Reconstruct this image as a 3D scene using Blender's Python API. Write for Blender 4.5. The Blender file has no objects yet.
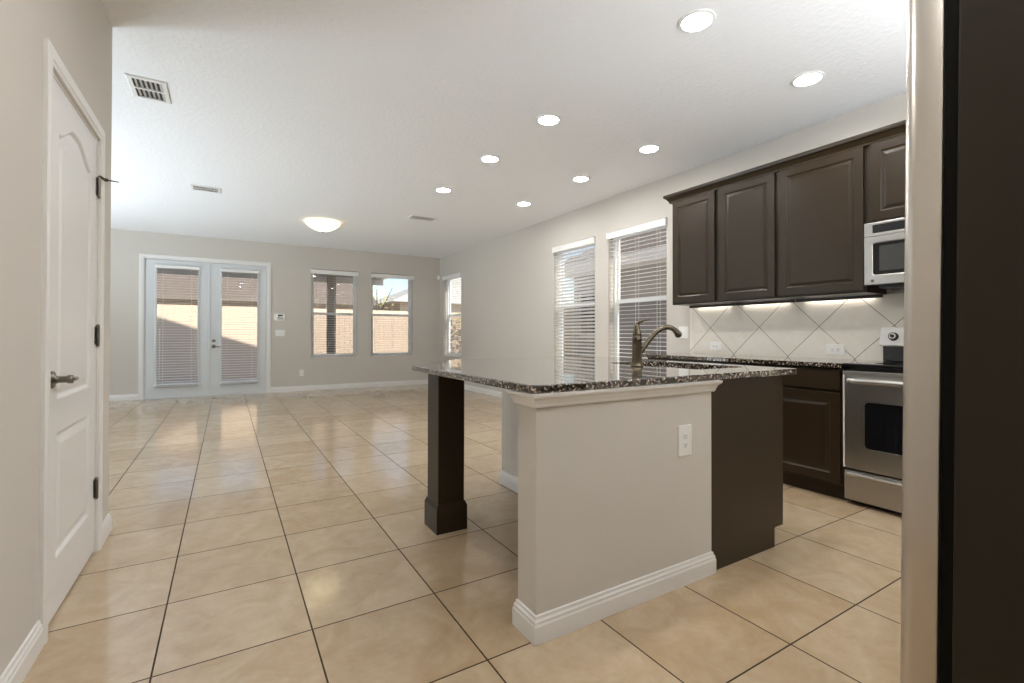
import bpy, bmesh, math, random
from mathutils import Vector, Matrix
random.seed(7)
S = bpy.context.scene
COL = S.collection

# ------------------------------------------------------------------ camera
CAM_Z = 1.1
def cam_axes(yaw, p, r):
    f = Vector((math.sin(yaw), math.cos(yaw), 0)); rt = Vector((math.cos(yaw), -math.sin(yaw), 0)); up = Vector((0, 0, 1))
    f2 = f*math.cos(p)+up*math.sin(p); u2 = up*math.cos(p)-f*math.sin(p)
    r2 = rt*math.cos(r)+u2*math.sin(r); u3 = u2*math.cos(r)-rt*math.sin(r)
    return r2, u3, f2
r2, u2, f2 = cam_axes(0.54173, 0.00781, 0.00177)
cd = bpy.data.cameras.new('camera'); cam = bpy.data.objects.new('camera', cd); COL.objects.link(cam)
cam.matrix_world = Matrix(((r2.x, u2.x, -f2.x, 0), (r2.y, u2.y, -f2.y, 0), (r2.z, u2.z, -f2.z, CAM_Z), (0, 0, 0, 1)))
cd.sensor_fit = 'HORIZONTAL'; cd.sensor_width = 36; cd.lens = 474.152/1024*36
cd.shift_y = (331.034-341.5)/1024; cd.clip_start = 0.02
S.camera = cam

# ------------------------------------------------------------------ world, sun, exposure
w = bpy.data.worlds.new('sky'); S.world = w; w.use_nodes = True
nt = w.node_tree; nt.nodes.clear()
sky = nt.nodes.new('ShaderNodeTexSky'); sky.sky_type = 'NISHITA'; sky.sun_disc = False
sky.sun_elevation = math.radians(44); sky.sun_rotation = math.radians(160); sky.air_density = 1.0; sky.dust_density = 1.0
bg = nt.nodes.new('ShaderNodeBackground'); bg.inputs['Strength'].default_value = 0.19
wo = nt.nodes.new('ShaderNodeOutputWorld')
nt.links.new(sky.outputs[0], bg.inputs[0]); nt.links.new(bg.outputs[0], wo.inputs[0])
sd = bpy.data.lights.new('sun', 'SUN'); so = bpy.data.objects.new('sun', sd); COL.objects.link(so)
sd.energy = 6.6; sd.angle = math.radians(0.6); sd.color = (1.0, 0.93, 0.82)
so.rotation_euler = Vector((-0.3, 1.0, -1.02)).to_track_quat('-Z', 'Y').to_euler()
S.view_settings.view_transform = 'Standard'; S.view_settings.look = 'None'
S.view_settings.exposure = 0.40; S.view_settings.gamma = 1.0; S.view_settings.use_curve_mapping = False
LAMP = 105.0          # radiance of the recessed lamps
# added unseen fill lights without fixtures, turned up to the ceiling (living area left of the near wall; on top of the refrigerator and behind it)
for lx, ly, lz, lw in ((-3.6, 5.3, .3, 360), (-3.6, 7.2, .3, 410), (1.6, -.25, 1.86, 78), (2.9, -.40, 1.75, 125)):
    ul = bpy.data.lights.new('fill_uplight', 'SPOT'); ul.energy = lw; ul.spot_size = math.radians(165 if lz > 1 else 128); ul.spot_blend = .3 if lz > 1 else .7; ul.shadow_soft_size = .25 if lz > 1 else .6; ul.color = (.90, .95, 1.0) if lz > 1 else (.76, .89, 1.0)
    uo = bpy.data.objects.new('fill_uplight', ul); COL.objects.link(uo); uo.location = (lx, ly, lz); uo.rotation_euler = (math.pi, 0 if lz > 1 else math.radians(33), 0)
S.cycles.max_bounces = 10; S.cycles.diffuse_bounces = 6; S.cycles.glossy_bounces = 4
S.cycles.transparent_max_bounces = 12; S.cycles.sample_clamp_indirect = 6

# ------------------------------------------------------------------ helpers
class MB:
    """collects shapes; build() links them as ONE mesh object"""
    def __init__(s): s.bm = bmesh.new()
    def box(s, a, b):
        x0, y0, z0 = [min(a[i], b[i]) for i in range(3)]; x1, y1, z1 = [max(a[i], b[i]) for i in range(3)]
        v = [s.bm.verts.new(p) for p in ((x0,y0,z0),(x1,y0,z0),(x1,y1,z0),(x0,y1,z0),(x0,y0,z1),(x1,y0,z1),(x1,y1,z1),(x0,y1,z1))]
        for f in ((3,2,1,0),(4,5,6,7),(0,1,5,4),(1,2,6,5),(2,3,7,6),(3,0,4,7)): s.bm.faces.new([v[i] for i in f])
        return s
    def loft(s, loops, caps=True, closed=True):
        L = [[s.bm.verts.new(p) for p in l] for l in loops]
        n = len(L[0])
        for a, b in zip(L, L[1:]):
            for i in range(n if closed else n-1):
                j = (i+1) % n
                s.bm.faces.new((a[i], a[j], b[j], b[i]))
        if caps and closed:
            s.bm.faces.new(L[0][::-1]); s.bm.faces.new(L[-1])
        return s
    def tube(s, pts, rad, n=12, caps=True):
        pts = [Vector(p) for p in pts]
        rad = rad if isinstance(rad, (list, tuple)) else [rad]*len(pts)
        loops = []; ref = None
        for i, p in enumerate(pts):
            d = (pts[min(i+1, len(pts)-1)]-pts[max(i-1, 0)]).normalized()
            if ref is None:
                ref = Vector((0,0,1)) if abs(d.z) < .9 else Vector((1,0,0))
            u = (ref-d*ref.dot(d)).normalized(); v = d.cross(u); ref = u
            loops.append([p+(u*math.cos(t)+v*math.sin(t))*rad[i] for t in [2*math.pi*k/n for k in range(n)]])
        return s.loft(loops, caps)
    def lathe(s, c, prof, axis='z', n=24):
        """prof: list of (radius, height along axis)"""
        c = Vector(c); loops = []
        for r, h in prof:
            l = []
            for k in range(n):
                t = 2*math.pi*k/n; a, b = r*math.cos(t), r*math.sin(t)
                l.append(c+{'z': Vector((a, b, h)), 'x': Vector((h, a, b)), 'y': Vector((b, h, a))}[axis])
            loops.append(l)
        return s.loft(loops)
    def sweep(s, path, prof, fmap, closed_path=False):
        """mitred sweep: path in plane (u,v), prof = closed list of (offset to the left of travel, height out of plane)"""
        P = [Vector(p) for p in path]; n = len(P); loops = []
        for i in range(n):
            prv = P[i-1] if (i > 0 or closed_path) else None
            nxt = P[(i+1) % n] if (i < n-1 or closed_path) else None
            ns = []
            for a, b in ((prv, P[i]), (P[i], nxt)):
                if a is not None and b is not None:
                    d = (b-a).normalized(); ns.append(Vector((-d.y, d.x)))
            m = ns[0] if len(ns) == 1 else (ns[0]+ns[1])/(1+ns[0].dot(ns[1]))
            loops.append([Vector(fmap(P[i].x+m.x*d, P[i].y+m.y*d, t)) for d, t in prof])
        if closed_path: loops.append(loops[0])
        return s.loft(loops, caps=not closed_path)
    def build(s, name, mat, parent=None, off=(0,0,0), bevel=0, smooth=False, seg=2):
        bm = s.bm; off = Vector(off)
        bmesh.ops.remove_doubles(bm, verts=bm.verts, dist=1e-5)
        for v in bm.verts: v.co -= off
        bmesh.ops.recalc_face_normals(bm, faces=bm.faces)
        me = bpy.data.meshes.new(name); bm.to_mesh(me); bm.free()
        me.materials.append(mat)
        o = bpy.data.objects.new(name, me); COL.objects.link(o)
        if parent is not None: o.parent = parent
        else: o.location = off
        if smooth:
            for p in me.polygons: p.use_smooth = True
        if bevel:
            m = o.modifiers.new('bevel', 'BEVEL'); m.width = bevel; m.segments = seg; m.limit_method = 'ANGLE'; m.angle_limit = math.radians(40)
        return o

def tag(o, label=None, cat=None, group=None, kind=None):
    if label: o['label'] = label
    if cat: o['category'] = cat
    if group: o['group'] = group
    if kind: o['kind'] = kind
    return o
def thing(name, loc, label, cat, group=None, rot=(0,0,0)):
    o = bpy.data.objects.new(name, None); COL.objects.link(o); o.location = loc; o.rotation_euler = rot
    o.empty_display_size = .05
    return tag(o, label, cat, group)
def struct(o, label=None, cat=None): return tag(o, label, cat, None, 'structure')
def copy_tree(o, parent=None):
    c = o.copy(); COL.objects.link(c)
    if parent is not None: c.parent = parent
    for ch in list(o.children): copy_tree(ch, c)
    return c

def inset(loop, d):
    """offset a ccw 2-D loop inwards by d"""
    n = len(loop); out = []
    for i in range(n):
        p0, p, p1 = Vector(loop[i-1]), Vector(loop[i]), Vector(loop[(i+1) % n])
        a = (p-p0).normalized(); b = (p1-p).normalized()
        n0 = Vector((-a.y, a.x)); n1 = Vector((-b.y, b.x))
        m = (n0+n1)/max(.2, 1+n0.dot(n1))
        out.append(p+m*d)
    return out
def rect(u0, v0, u1, v1): return [(u0,v0),(u1,v0),(u1,v1),(u0,v1)]
def roundrect(u0, v0, u1, v1, r, n=5):
    out = []
    for cx, cy, a0 in ((u1-r, v0+r, -90), (u1-r, v1-r, 0), (u0+r, v1-r, 90), (u0+r, v0+r, 180)):
        for k in range(n+1):
            a = math.radians(a0+90*k/n); out.append((cx+r*math.cos(a), cy+r*math.sin(a)))
    return out

def panel_slab(outer, loops, steps, thick, fmap, name, mat, parent, off=(0,0,0), bevel=0.0):
    """door leaf: outer = rect in (u,v); loops = ccw panel outlines; steps = [(inset, depth)...] for the raised field.
    fmap(u,v,d): d = depth below the front face"""
    bm = bmesh.new()
    def addloop(l, d): return [bm.verts.new(fmap(p[0], p[1], d)) for p in l]
    O = addloop(outer, 0); E = []
    def edges(L): return [bm.edges.new((L[i], L[(i+1) % len(L)])) for i in range(len(L))]
    E += edges(O); PL = []
    for l in loops:
        L = addloop(l, 0); E += edges(L); PL.append(L)
    bmesh.ops.triangle_fill(bm, use_beauty=True, use_dissolve=False, edges=E)
    # remove faces that filled the panel openings
    for L in PL:
        s = set(L)
        for f in [f for f in bm.faces if all(v in s for v in f.verts)]: bm.faces.remove(f)
    for l, L in zip(loops, PL):
        prev = L
        for ins, d in steps:
            N = addloop(inset(l, ins), d)
            for i in range(len(N)):
                j = (i+1) % len(N); bm.faces.new((prev[i], prev[j], N[j], N[i]))
            prev = N
        bm.faces.new(prev)
    B = addloop(outer, thick)
    for i in range(4):
        j = (i+1) % 4; bm.faces.new((O[i], O[j], B[j], B[i]))
    bm.faces.new(B)
    bmesh.ops.recalc_face_normals(bm, faces=bm.faces)
    mb = MB(); mb.bm.free(); mb.bm = bm
    return mb.build(name, mat, parent, off, bevel)

# ------------------------------------------------------------------ materials
def lin(c):
    f = lambda v: v/12.92 if v <= .04045 else ((v+.055)/1.055)**2.4
    return tuple(f(x/255) for x in c)+(1,)
MATS = {}
def mat(name, col=(.5,.5,.5,1), rough=.5, metal=0, spec=.5, bump=None, coat=0, var=None, emit=None):
    m = bpy.data.materials.new(name); m.use_nodes = True; n = m.node_tree; b = n.nodes['Principled BSDF']
    b.inputs['Base Color'].default_value = col; b.inputs['Roughness'].default_value = rough; b.inputs['Metallic'].default_value = metal
    b.inputs['Specular IOR Level'].default_value = spec; b.inputs['Coat Weight'].default_value = coat; b.inputs['Coat Roughness'].default_value = .2
    if emit: b.inputs['Emission Color'].default_value = emit[0]; b.inputs['Emission Strength'].default_value = emit[1]
    tc = None
    if bump or var:
        tc = n.nodes.new('ShaderNodeNewGeometry')
    if bump:
        sc, st, dist, det = bump
        no = n.nodes.new('ShaderNodeTexNoise'); no.inputs['Scale'].default_value = sc; no.inputs['Detail'].default_value = det
        n.links.new(tc.outputs['Position'], no.inputs['Vector'])
        bp = n.nodes.new('ShaderNodeBump'); bp.inputs['Strength'].default_value = st; bp.inputs['Distance'].default_value = dist
        n.links.new(no.outputs['Fac'], bp.inputs['Height']); n.links.new(bp.outputs[0], b.inputs['Normal'])
    if var:
        sc, col2 = var
        no = n.nodes.new('ShaderNodeTexNoise'); no.inputs['Scale'].default_value = sc; no.inputs['Detail'].default_value = 3
        n.links.new(tc.outputs['Position'], no.inputs['Vector'])
        mx = n.nodes.new('ShaderNodeMix'); mx.data_type = 'RGBA'
        mx.inputs['A'].default_value = col; mx.inputs['B'].default_value = col2
        n.links.new(no.outputs['Fac'], mx.inputs['Factor']); n.links.new(mx.outputs['Result'], b.inputs['Base Color'])
    MATS[name] = m
    return m
WALLC = (.62, .582, .528, 1)
M_wall = mat('wall_paint', WALLC, .75, bump=(160, .12, .004, 3))
M_trim = mat('white_trim_paint', (.80, .785, .76, 1), .35)
M_door = mat('white_door_paint', (.80, .79, .775, 1), .32)
M_french = mat('exterior_door_paint', (.68, .70, .71, 1), .35)
M_esp = mat('espresso_wood', (.0245, .0142, .0055, 1), .36, spec=.30, coat=.08, var=(9, (.031, .0195, .0085, 1)), bump=(90, .05, .002, 2))
M_blackgap = mat('shadow_black', (.006, .006, .006, 1), .6)
M_blind = mat('blind_white', (.88, .87, .85, 1), .45)
M_vinyl = mat('window_vinyl', (.88, .89, .89, 1), .4)
M_plate = mat('white_plastic', (.90, .89, .86, 1), .35)
M_slot = mat('dark_slot', (.03, .028, .025, 1), .6)
M_nickel = mat('brushed_nickel', (.20, .18, .15, 1), .28, metal=1)
M_bronze = mat('faucet_nickel', (.135, .112, .078, 1), .24, metal=1)
M_steel = mat('stainless_steel', (.62, .60, .56, 1), .3, metal=1)
M_steelL = mat('bright_stainless', (.50, .485, .46, 1), .33, metal=1)
M_fridge = mat('fridge_stainless', (.60, .55, .49, 1), .30, metal=1)
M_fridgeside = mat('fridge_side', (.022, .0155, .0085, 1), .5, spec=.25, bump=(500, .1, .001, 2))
M_gasket = mat('gasket', (.007, .006, .004, 1), .6, spec=.1)
M_blackglass = mat('black_glass', (.008, .008, .009, 1), .08)
M_blackplastic = mat('black_plastic', (.02, .02, .02, 1), .4)
M_mwglass = mat('microwave_glass', (.045, .045, .043, 1), .25)
M_bisque = mat('control_panel', (.74, .72, .68, 1), .35)
M_vent = mat('white_metal', (.78, .78, .77, 1), .45)
M_ventdark = mat('vent_dark', (.03, .03, .03, 1), .7)
M_lens = mat('lamp_lens', (1, 1, 1, 1), .5, emit=((1.0, .985, .96, 1), LAMP))
M_dome = mat('dome_glass', (.9, .85, .65, 1), .4, emit=((1.0, .84, .5, 1), 2.2))
M_strip = mat('strip_lamp', (.9, .9, .9, 1), .5, emit=((1.0, .94, .84, 1), 5.0))
M_ring = mat('lamp_trim', (.82, .82, .80, 1), .4)
M_sink = mat('sink_steel', (.5, .5, .49, 1), .25, metal=1)
# ceiling with knockdown texture
M_ceil = mat('ceiling_paint', (.88, .89, .90, 1), .85, bump=(38, .35, .012, 6))

def gnode(n, t): return n.nodes.new('ShaderNode'+t)
def math_node(n, op, a, b=None):
    m = gnode(n, 'Math'); m.operation = op
    for i, v in enumerate((a, b)):
        if v is None: continue
        if isinstance(v, (int, float)): m.inputs[i].default_value = v
        else: n.links.new(v, m.inputs[i])
    return m.outputs[0]

def tile_mat(name, ax, tile, o, grout_w, c1, c2, cg, rough, rot45=False, wav=.25, spec=.9):
    """square tiles on two position axes with grout lines, marbled per tile"""
    m = bpy.data.materials.new(name); m.use_nodes = True; n = m.node_tree; b = n.nodes['Principled BSDF']
    g = gnode(n, 'NewGeometry'); sx = gnode(n, 'SeparateXYZ'); n.links.new(g.outputs['Position'], sx.inputs[0])
    U, V = sx.outputs[ax[0]], sx.outputs[ax[1]]
    U = math_node(n, 'SUBTRACT', U, o[0]); V = math_node(n, 'SUBTRACT', V, o[1])
    if rot45:
        a = math_node(n, 'ADD', U, V); c = math_node(n, 'SUBTRACT', U, V)
        U = math_node(n, 'MULTIPLY', a, math.sqrt(.5)); V = math_node(n, 'MULTIPLY', c, math.sqrt(.5))
    U = math_node(n, 'DIVIDE', U, tile); V = math_node(n, 'DIVIDE', V, tile)
    fu, fv = math_node(n, 'FLOOR', U), math_node(n, 'FLOOR', V)
    pu, pv = math_node(n, 'SUBTRACT', U, fu), math_node(n, 'SUBTRACT', V, fv)
    du = math_node(n, 'MINIMUM', pu, math_node(n, 'SUBTRACT', 1.0, pu)); dv = math_node(n, 'MINIMUM', pv, math_node(n, 'SUBTRACT', 1.0, pv))
    d = math_node(n, 'MINIMUM', du, dv)
    gm = math_node(n, 'LESS_THAN', d, grout_w/2/tile)
    # marbling, shifted per tile
    cx = gnode(n, 'CombineXYZ'); n.links.new(fu, cx.inputs[0]); n.links.new(fv, cx.inputs[1])
    wn = gnode(n, 'TexWhiteNoise'); wn.noise_dimensions = '3D'; n.links.new(cx.outputs[0], wn.inputs['Vector'])
    sc = gnode(n, 'VectorMath'); sc.operation = 'SCALE'; n.links.new(wn.outputs['Color'], sc.inputs[0]); sc.inputs['Scale'].default_value = 13
    ad = gnode(n, 'VectorMath'); n.links.new(g.outputs['Position'], ad.inputs[0]); n.links.new(sc.outputs[0], ad.inputs[1])
    no = gnode(n, 'TexNoise'); no.inputs['Scale'].default_value = 5.5; no.inputs['Detail'].default_value = 6; no.inputs['Roughness'].default_value = .62; no.inputs['Distortion'].default_value = 1.2
    n.links.new(ad.outputs[0], no.inputs['Vector'])
    no2 = gnode(n, 'TexNoise'); no2.inputs['Scale'].default_value = 45; no2.inputs['Detail'].default_value = 4; n.links.new(ad.outputs[0], no2.inputs['Vector'])
    mixf = math_node(n, 'ADD', math_node(n, 'MULTIPLY', no.outputs['Fac'], .8), math_node(n, 'MULTIPLY', no2.outputs['Fac'], .2))
    tv = math_node(n, 'ADD', mixf, math_node(n, 'MULTIPLY', math_node(n, 'SUBTRACT', wn.outputs['Value'], .5), .22))
    mr = gnode(n, 'MapRange'); mr.inputs['From Min'].default_value = .3; mr.inputs['From Max'].default_value = .7; n.links.new(tv, mr.inputs['Value'])
    mx = gnode(n, 'Mix'); mx.data_type = 'RGBA'; mx.inputs['A'].default_value = c1; mx.inputs['B'].default_value = c2; n.links.new(mr.outputs[0], mx.inputs['Factor'])
    mg = gnode(n, 'Mix'); mg.data_type = 'RGBA'; n.links.new(gm, mg.inputs['Factor']); n.links.new(mx.outputs['Result'], mg.inputs['A']); mg.inputs['B'].default_value = cg
    n.links.new(mg.outputs['Result'], b.inputs['Base Color'])
    n.links.new(math_node(n, 'MULTIPLY', math_node(n, 'SUBTRACT', 1.0, math_node(n, 'MULTIPLY', gm, .9)), spec), b.inputs['Specular IOR Level'])
    rr = math_node(n, 'ADD', rough, math_node(n, 'MULTIPLY', gm, .5)); n.links.new(rr, b.inputs['Roughness'])
    # surface waviness and the grout groove
    wv = gnode(n, 'TexNoise'); wv.inputs['Scale'].default_value = 16; wv.inputs['Detail'].default_value = 3; n.links.new(ad.outputs[0], wv.inputs['Vector'])
    hgt = math_node(n, 'SUBTRACT', math_node(n, 'MULTIPLY', wv.outputs['Fac'], wav), math_node(n, 'MULTIPLY', gm, .5))
    bp = gnode(n, 'Bump'); bp.inputs['Strength'].default_value = .35; bp.inputs['Distance'].default_value = .004; n.links.new(hgt, bp.inputs['Height']); n.links.new(bp.outputs[0], b.inputs['Normal'])
    return m
M_floor = tile_mat('floor_tile', (0, 1), .48193, (-.2019, 1.9047), .0058, (.435, .308, .182, 1), (.545, .425, .29, 1), (.045, .028, .015, 1), .13)
M_splash = tile_mat('backsplash_tile', (1, 2), .3571, (3.02, 1.172), .0042, (.80, .74, .65, 1), (.88, .83, .75, 1), (.20, .165, .13, 1), .35, rot45=True, wav=.1, spec=.5)

def granite():
    m = bpy.data.materials.new('granite'); m.use_nodes = True; n = m.node_tree; b = n.nodes['Principled BSDF']
    g = gnode(n, 'NewGeometry')
    vo = gnode(n, 'TexVoronoi'); vo.inputs['Scale'].default_value = 125; n.links.new(g.outputs['Position'], vo.inputs['Vector'])
    no = gnode(n, 'TexNoise'); no.inputs['Scale'].default_value = 60; no.inputs['Detail'].default_value = 5; n.links.new(g.outputs['Position'], no.inputs['Vector'])
    sep = gnode(n, 'SeparateColor'); n.links.new(vo.outputs['Color'], sep.inputs[0])
    f = math_node(n, 'ADD', math_node(n, 'MULTIPLY', sep.outputs[0], .6), math_node(n, 'MULTIPLY', no.outputs['Fac'], .4))
    cr = gnode(n, 'ValToRGB'); cr.color_ramp.interpolation = 'CONSTANT'
    e = cr.color_ramp.elements; e[0].position = 0; e[0].color = (.012, .010, .008, 1); e[1].position = .42; e[1].color = (.055, .038, .026, 1)
    for p, c in ((.54, (.02, .016, .013, 1)), (.60, (.17, .125, .085, 1)), (.70, (.52, .45, .37, 1)), (.80, (.10, .075, .055, 1))):
        x = e.new(p); x.color = c
    n.links.new(f, cr.inputs[0]); n.links.new(cr.outputs[0], b.inputs['Base Color'])
    b.inputs['Roughness'].default_value = .03; b.inputs['IOR'].default_value = 1.75; b.inputs['Coat Weight'].default_value = .6; b.inputs['Coat IOR'].default_value = 1.7; b.inputs['Coat Roughness'].default_value = .02
    return m
M_granite = granite()

def glass_mat():
    m = bpy.data.materials.new('clear_glass'); m.use_nodes = True; n = m.node_tree; n.nodes.clear()
    o = gnode(n, 'OutputMaterial'); t = gnode(n, 'BsdfTransparent'); t.inputs[0].default_value = (.96, .97, .97, 1)
    g = gnode(n, 'BsdfGlossy'); g.inputs['Roughness'].default_value = .02
    lw = gnode(n, 'LayerWeight'); lw.inputs[0].default_value = .5; mx = gnode(n, 'MixShader')
    fac = math_node(n, 'ADD', math_node(n, 'MULTIPLY', math_node(n, 'POWER', lw.outputs['Facing'], 5.0), .9), .03)
    n.links.new(fac, mx.inputs[0]); n.links.new(t.outputs[0], mx.inputs[1]); n.links.new(g.outputs[0], mx.inputs[2]); n.links.new(mx.outputs[0], o.inputs[0])
    return m
M_glass = glass_mat()
def screen_mat():
    m = bpy.data.materials.new('insect_mesh'); m.use_nodes = True; n = m.node_tree; n.nodes.clear()
    o = gnode(n, 'OutputMaterial'); t = gnode(n, 'BsdfTransparent'); d = gnode(n, 'BsdfDiffuse'); d.inputs[0].default_value = (.05, .05, .05, 1)
    mx = gnode(n, 'MixShader'); mx.inputs[0].default_value = .22
    n.links.new(t.outputs[0], mx.inputs[1]); n.links.new(d.outputs[0], mx.inputs[2]); n.links.new(mx.outputs[0], o.inputs[0])
    return m
M_screen = screen_mat()
# outdoors
M_conc = mat('patio_concrete', (.46, .43, .39, 1), .8, bump=(60, .3, .004, 4))
M_grass = mat('pale_bounce_ground', (.50, .46, .40, 1), .9, var=(6, (.60, .56, .50, 1)))  # yard ground made pale to bounce sunlight
M_fence = mat('fence_boards', (.66, .52, .40, 1), .7)
M_stucco = mat('tan_stucco', (.50, .42, .33, 1), .85, bump=(80, .3, .006, 4))
M_nbr = mat('grey_stucco', (.37, .345, .335, 1), .85, bump=(80, .3, .006, 4))
M_roof = mat('brown_shingles', (.13, .10, .08, 1), .85, bump=(25, .5, .02, 3))
M_roofl = mat('pale_shingles', (.42, .40, .37, 1), .85, bump=(25, .5, .02, 3))
M_fascia = mat('white_fascia', (.80, .78, .75, 1), .6)
M_soffit = mat('soffit', (.17, .145, .12, 1), .8)
M_post = mat('brown_post', (.36, .29, .23, 1), .7)
M_bark = mat('bark', (.08, .06, .045, 1), .9)
M_leaf = mat('leaves', (.38, .38, .09, 1), .7, var=(9, (.68, .60, .20, 1)))
M_ac = mat('grey_metal', (.35, .35, .34, 1), .5)

# ------------------------------------------------------------------ room dimensions
XR, YB, ZC, XL = 4.127, 10.04, 2.829, -.561
YEND = 3.44                   # far end of the left wall
XLL, YR = -4.2, -.62          # living room left wall, wall behind the camera
TW = .15

def wall_open(name, fmap, u0, u1, v0, v1, holes, thick, material, label):
    """solid wall with rectangular openings, boxes between, one mesh"""
    us = sorted({u0, u1}|{h[0] for h in holes}|{h[1] for h in holes}); vs = sorted({v0, v1}|{h[2] for h in holes}|{h[3] for h in holes})
    bm = bmesh.new(); cache = {}
    def V(u, v, d):
        k = (round(u, 5), round(v, 5), d)
        if k not in cache: cache[k] = bm.verts.new(fmap(u, v, d))
        return cache[k]
    def solid(i, j):
        if i < 0 or j < 0 or i >= len(us)-1 or j >= len(vs)-1: return False
        u, v = (us[i]+us[i+1])/2, (vs[j]+vs[j+1])/2
        return not any(h[0] < u < h[1] and h[2] < v < h[3] for h in holes)
    for i in range(len(us)-1):
        for j in range(len(vs)-1):
            if not solid(i, j): continue
            a, b, c, d = us[i], us[i+1], vs[j], vs[j+1]
            for t in (0, thick): bm.faces.new((V(a,c,t), V(b,c,t), V(b,d,t), V(a,d,t)))
            if not solid(i-1, j): bm.faces.new((V(a,c,0), V(a,d,0), V(a,d,thick), V(a,c,thick)))
            if not solid(i+1, j): bm.faces.new((V(b,c,0), V(b,d,0), V(b,d,thick), V(b,c,thick)))
            if not solid(i, j-1): bm.faces.new((V(a,c,0), V(b,c,0), V(b,c,thick), V(a,c,thick)))
            if not solid(i, j+1): bm.faces.new((V(a,d,0), V(b,d,0), V(b,d,thick), V(a,d,thick)))
    mb = MB(); mb.bm.free(); mb.bm = bm
    o = mb.build(name, material); struct(o, label, 'wall')
    return o

WZ0, WZ1 = .635, 2.395
WB = [(1.42, 2.315), (2.59, 3.50)]                    # back wall windows (x)
WL = [(3.9, 5.5), (8.1, 9.7)]                # living room left wall windows, unseen, added to let in more daylight
WR = [(3.575, 4.50), (4.755, 5.66), (8.885, 9.80)]    # right wall windows (y)
FD = (-1.195, .645, 2.385)                            # french door opening
PD = (2.350, 3.135, 2.086)                            # pantry door opening

fl = MB().box((XLL-.2, YR-.2, -.12), (XR+TW, YB+TW, 0)).build('floor', M_floor); struct(fl, 'beige square ceramic tile floor with dark grout', 'floor')
ce = MB().box((XLL-.2, YR-.2, ZC), (XR+TW, YB+TW, ZC+.12)).build('ceiling', M_ceil); struct(ce, 'white knockdown textured ceiling', 'ceiling')
wall_open('wall_right', lambda u, v, d: (XR+d, u, v), YR, YB+TW, 0, ZC, [(a, b, WZ0, WZ1) for a, b in WR], TW, M_wall, 'long greige wall behind the stove and upper cabinets')
wall_open('wall_back', lambda u, v, d: (u, YB+d, v), XLL-.1, XR, 0, ZC, [(a, b, WZ0, WZ1) for a, b in WB]+[(FD[0], FD[1], 0, FD[2])], TW, M_wall, 'far greige wall holding the french doors and two windows')
wall_open('wall_left', lambda u, v, d: (XL-d, u, v), YR, YEND, 0, ZC, [(PD[0], PD[1], 0, PD[2])], .12, M_wall, 'near left greige wall around the white panel door')
MB().box((XLL, YEND-.12, 0), (XL-.12, YEND, ZC)).build('wall_pantry', M_wall)
struct(bpy.data.objects['wall_pantry'], 'wall turning left behind the pantry', 'wall')
wall_open('wall_living', lambda u, v, d: (XLL-d, u, v), YR, YB+TW, 0, ZC, [(a, b, WZ0, WZ1) for a, b in WL], TW, M_wall, 'left wall of the living area')
MB().box((XLL, YR-.1, 0), (XR, YR, ZC)).build('wall_rear', M_wall); struct(bpy.data.objects['wall_rear'], 'wall behind the camera', 'wall')

# baseboards: profile (away from wall, height)
BASE = [(0, 0), (.015, 0), (.015, .062), (.012, .069), (.012, .078), (.007, .085), (.006, .095), (0, .098)]
def baseboard(name, path, label, parent=None, off=(0,0,0), prof=BASE):
    o = MB().sweep(path, prof, lambda u, v, t: (u, v, t)).build(name, M_trim, parent, off)
    if parent is None: struct(o, label, 'baseboard')
    return o
cw = .064
baseboard('baseboard_right', [(XR, 3.34), (XR, YB)], 'white baseboard along the right wall')
baseboard('baseboard_back', [(XR-.015, YB), (FD[1]+.068, YB)], 'white baseboard under the two far windows')
baseboard('baseboard_far', [(FD[0]-.072, YB), (XLL, YB)], 'white baseboard left of the french doors')
baseboard('baseboard_left', [(XL, PD[0]-cw), (XL, YR)][::-1][::-1], 'white baseboard left of the pantry door')
baseboard('baseboard_corner', [(XLL, YEND), (XL, YEND), (XL, PD[1]+cw)], 'short white baseboard wrapping the wall end past the door')

# casings: profile (offset outwards, thickness)
CAS = [(0, 0), (0, .010), (.012, .012), (.018, .016), (.046, .018), (.056, .014), (.064, .013), (.064, 0)]
def casing(name, u0, u1, v1, fmap, label, k=1.0):
    prof = [(d*k, t) for d, t in CAS]
    o = MB().sweep([(u1, 0), (u1, v1), (u0, v1), (u0, 0)], [(-d, t) for d, t in prof], fmap).build(name, M_trim)
    return struct(o, label, 'door trim')
casing('trim_1', PD[0], PD[1], PD[2], lambda u, v, t: (XL+t, u, v), 'white casing around the pantry door')
casing('trim_2', FD[0], FD[1], FD[2], lambda u, v, t: (u, YB-t, v), 'white casing around the french doors', 1.12)

# ------------------------------------------------------------------ pantry door
def arch_loop(u0, u1, v0, vs, vt, n=18):
    pts = [(u0, v0), (u1, v0)]
    for k in range(n+1):
        s = k/n; c = 1-abs(2*s-1)                     # 0 at the shoulders, 1 at the crown
        y = vs+(vt-vs)*(.5-.5*math.cos(math.pi*min(1, c*1.15)))
        pts.append((u1+(u0-u1)*s, y))
    return pts
STEPS = [(.006, .003), (.014, .011), (.022, .011), (.050, .002), (.056, .001)]
DX = XL-.004
d1 = thing('door_1', (DX, PD[0], 0), None, None); struct(d1, 'white two panel pantry door with arched top panel, closed', 'door')
fm = lambda u, v, d: (DX-d, u, v)
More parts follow.
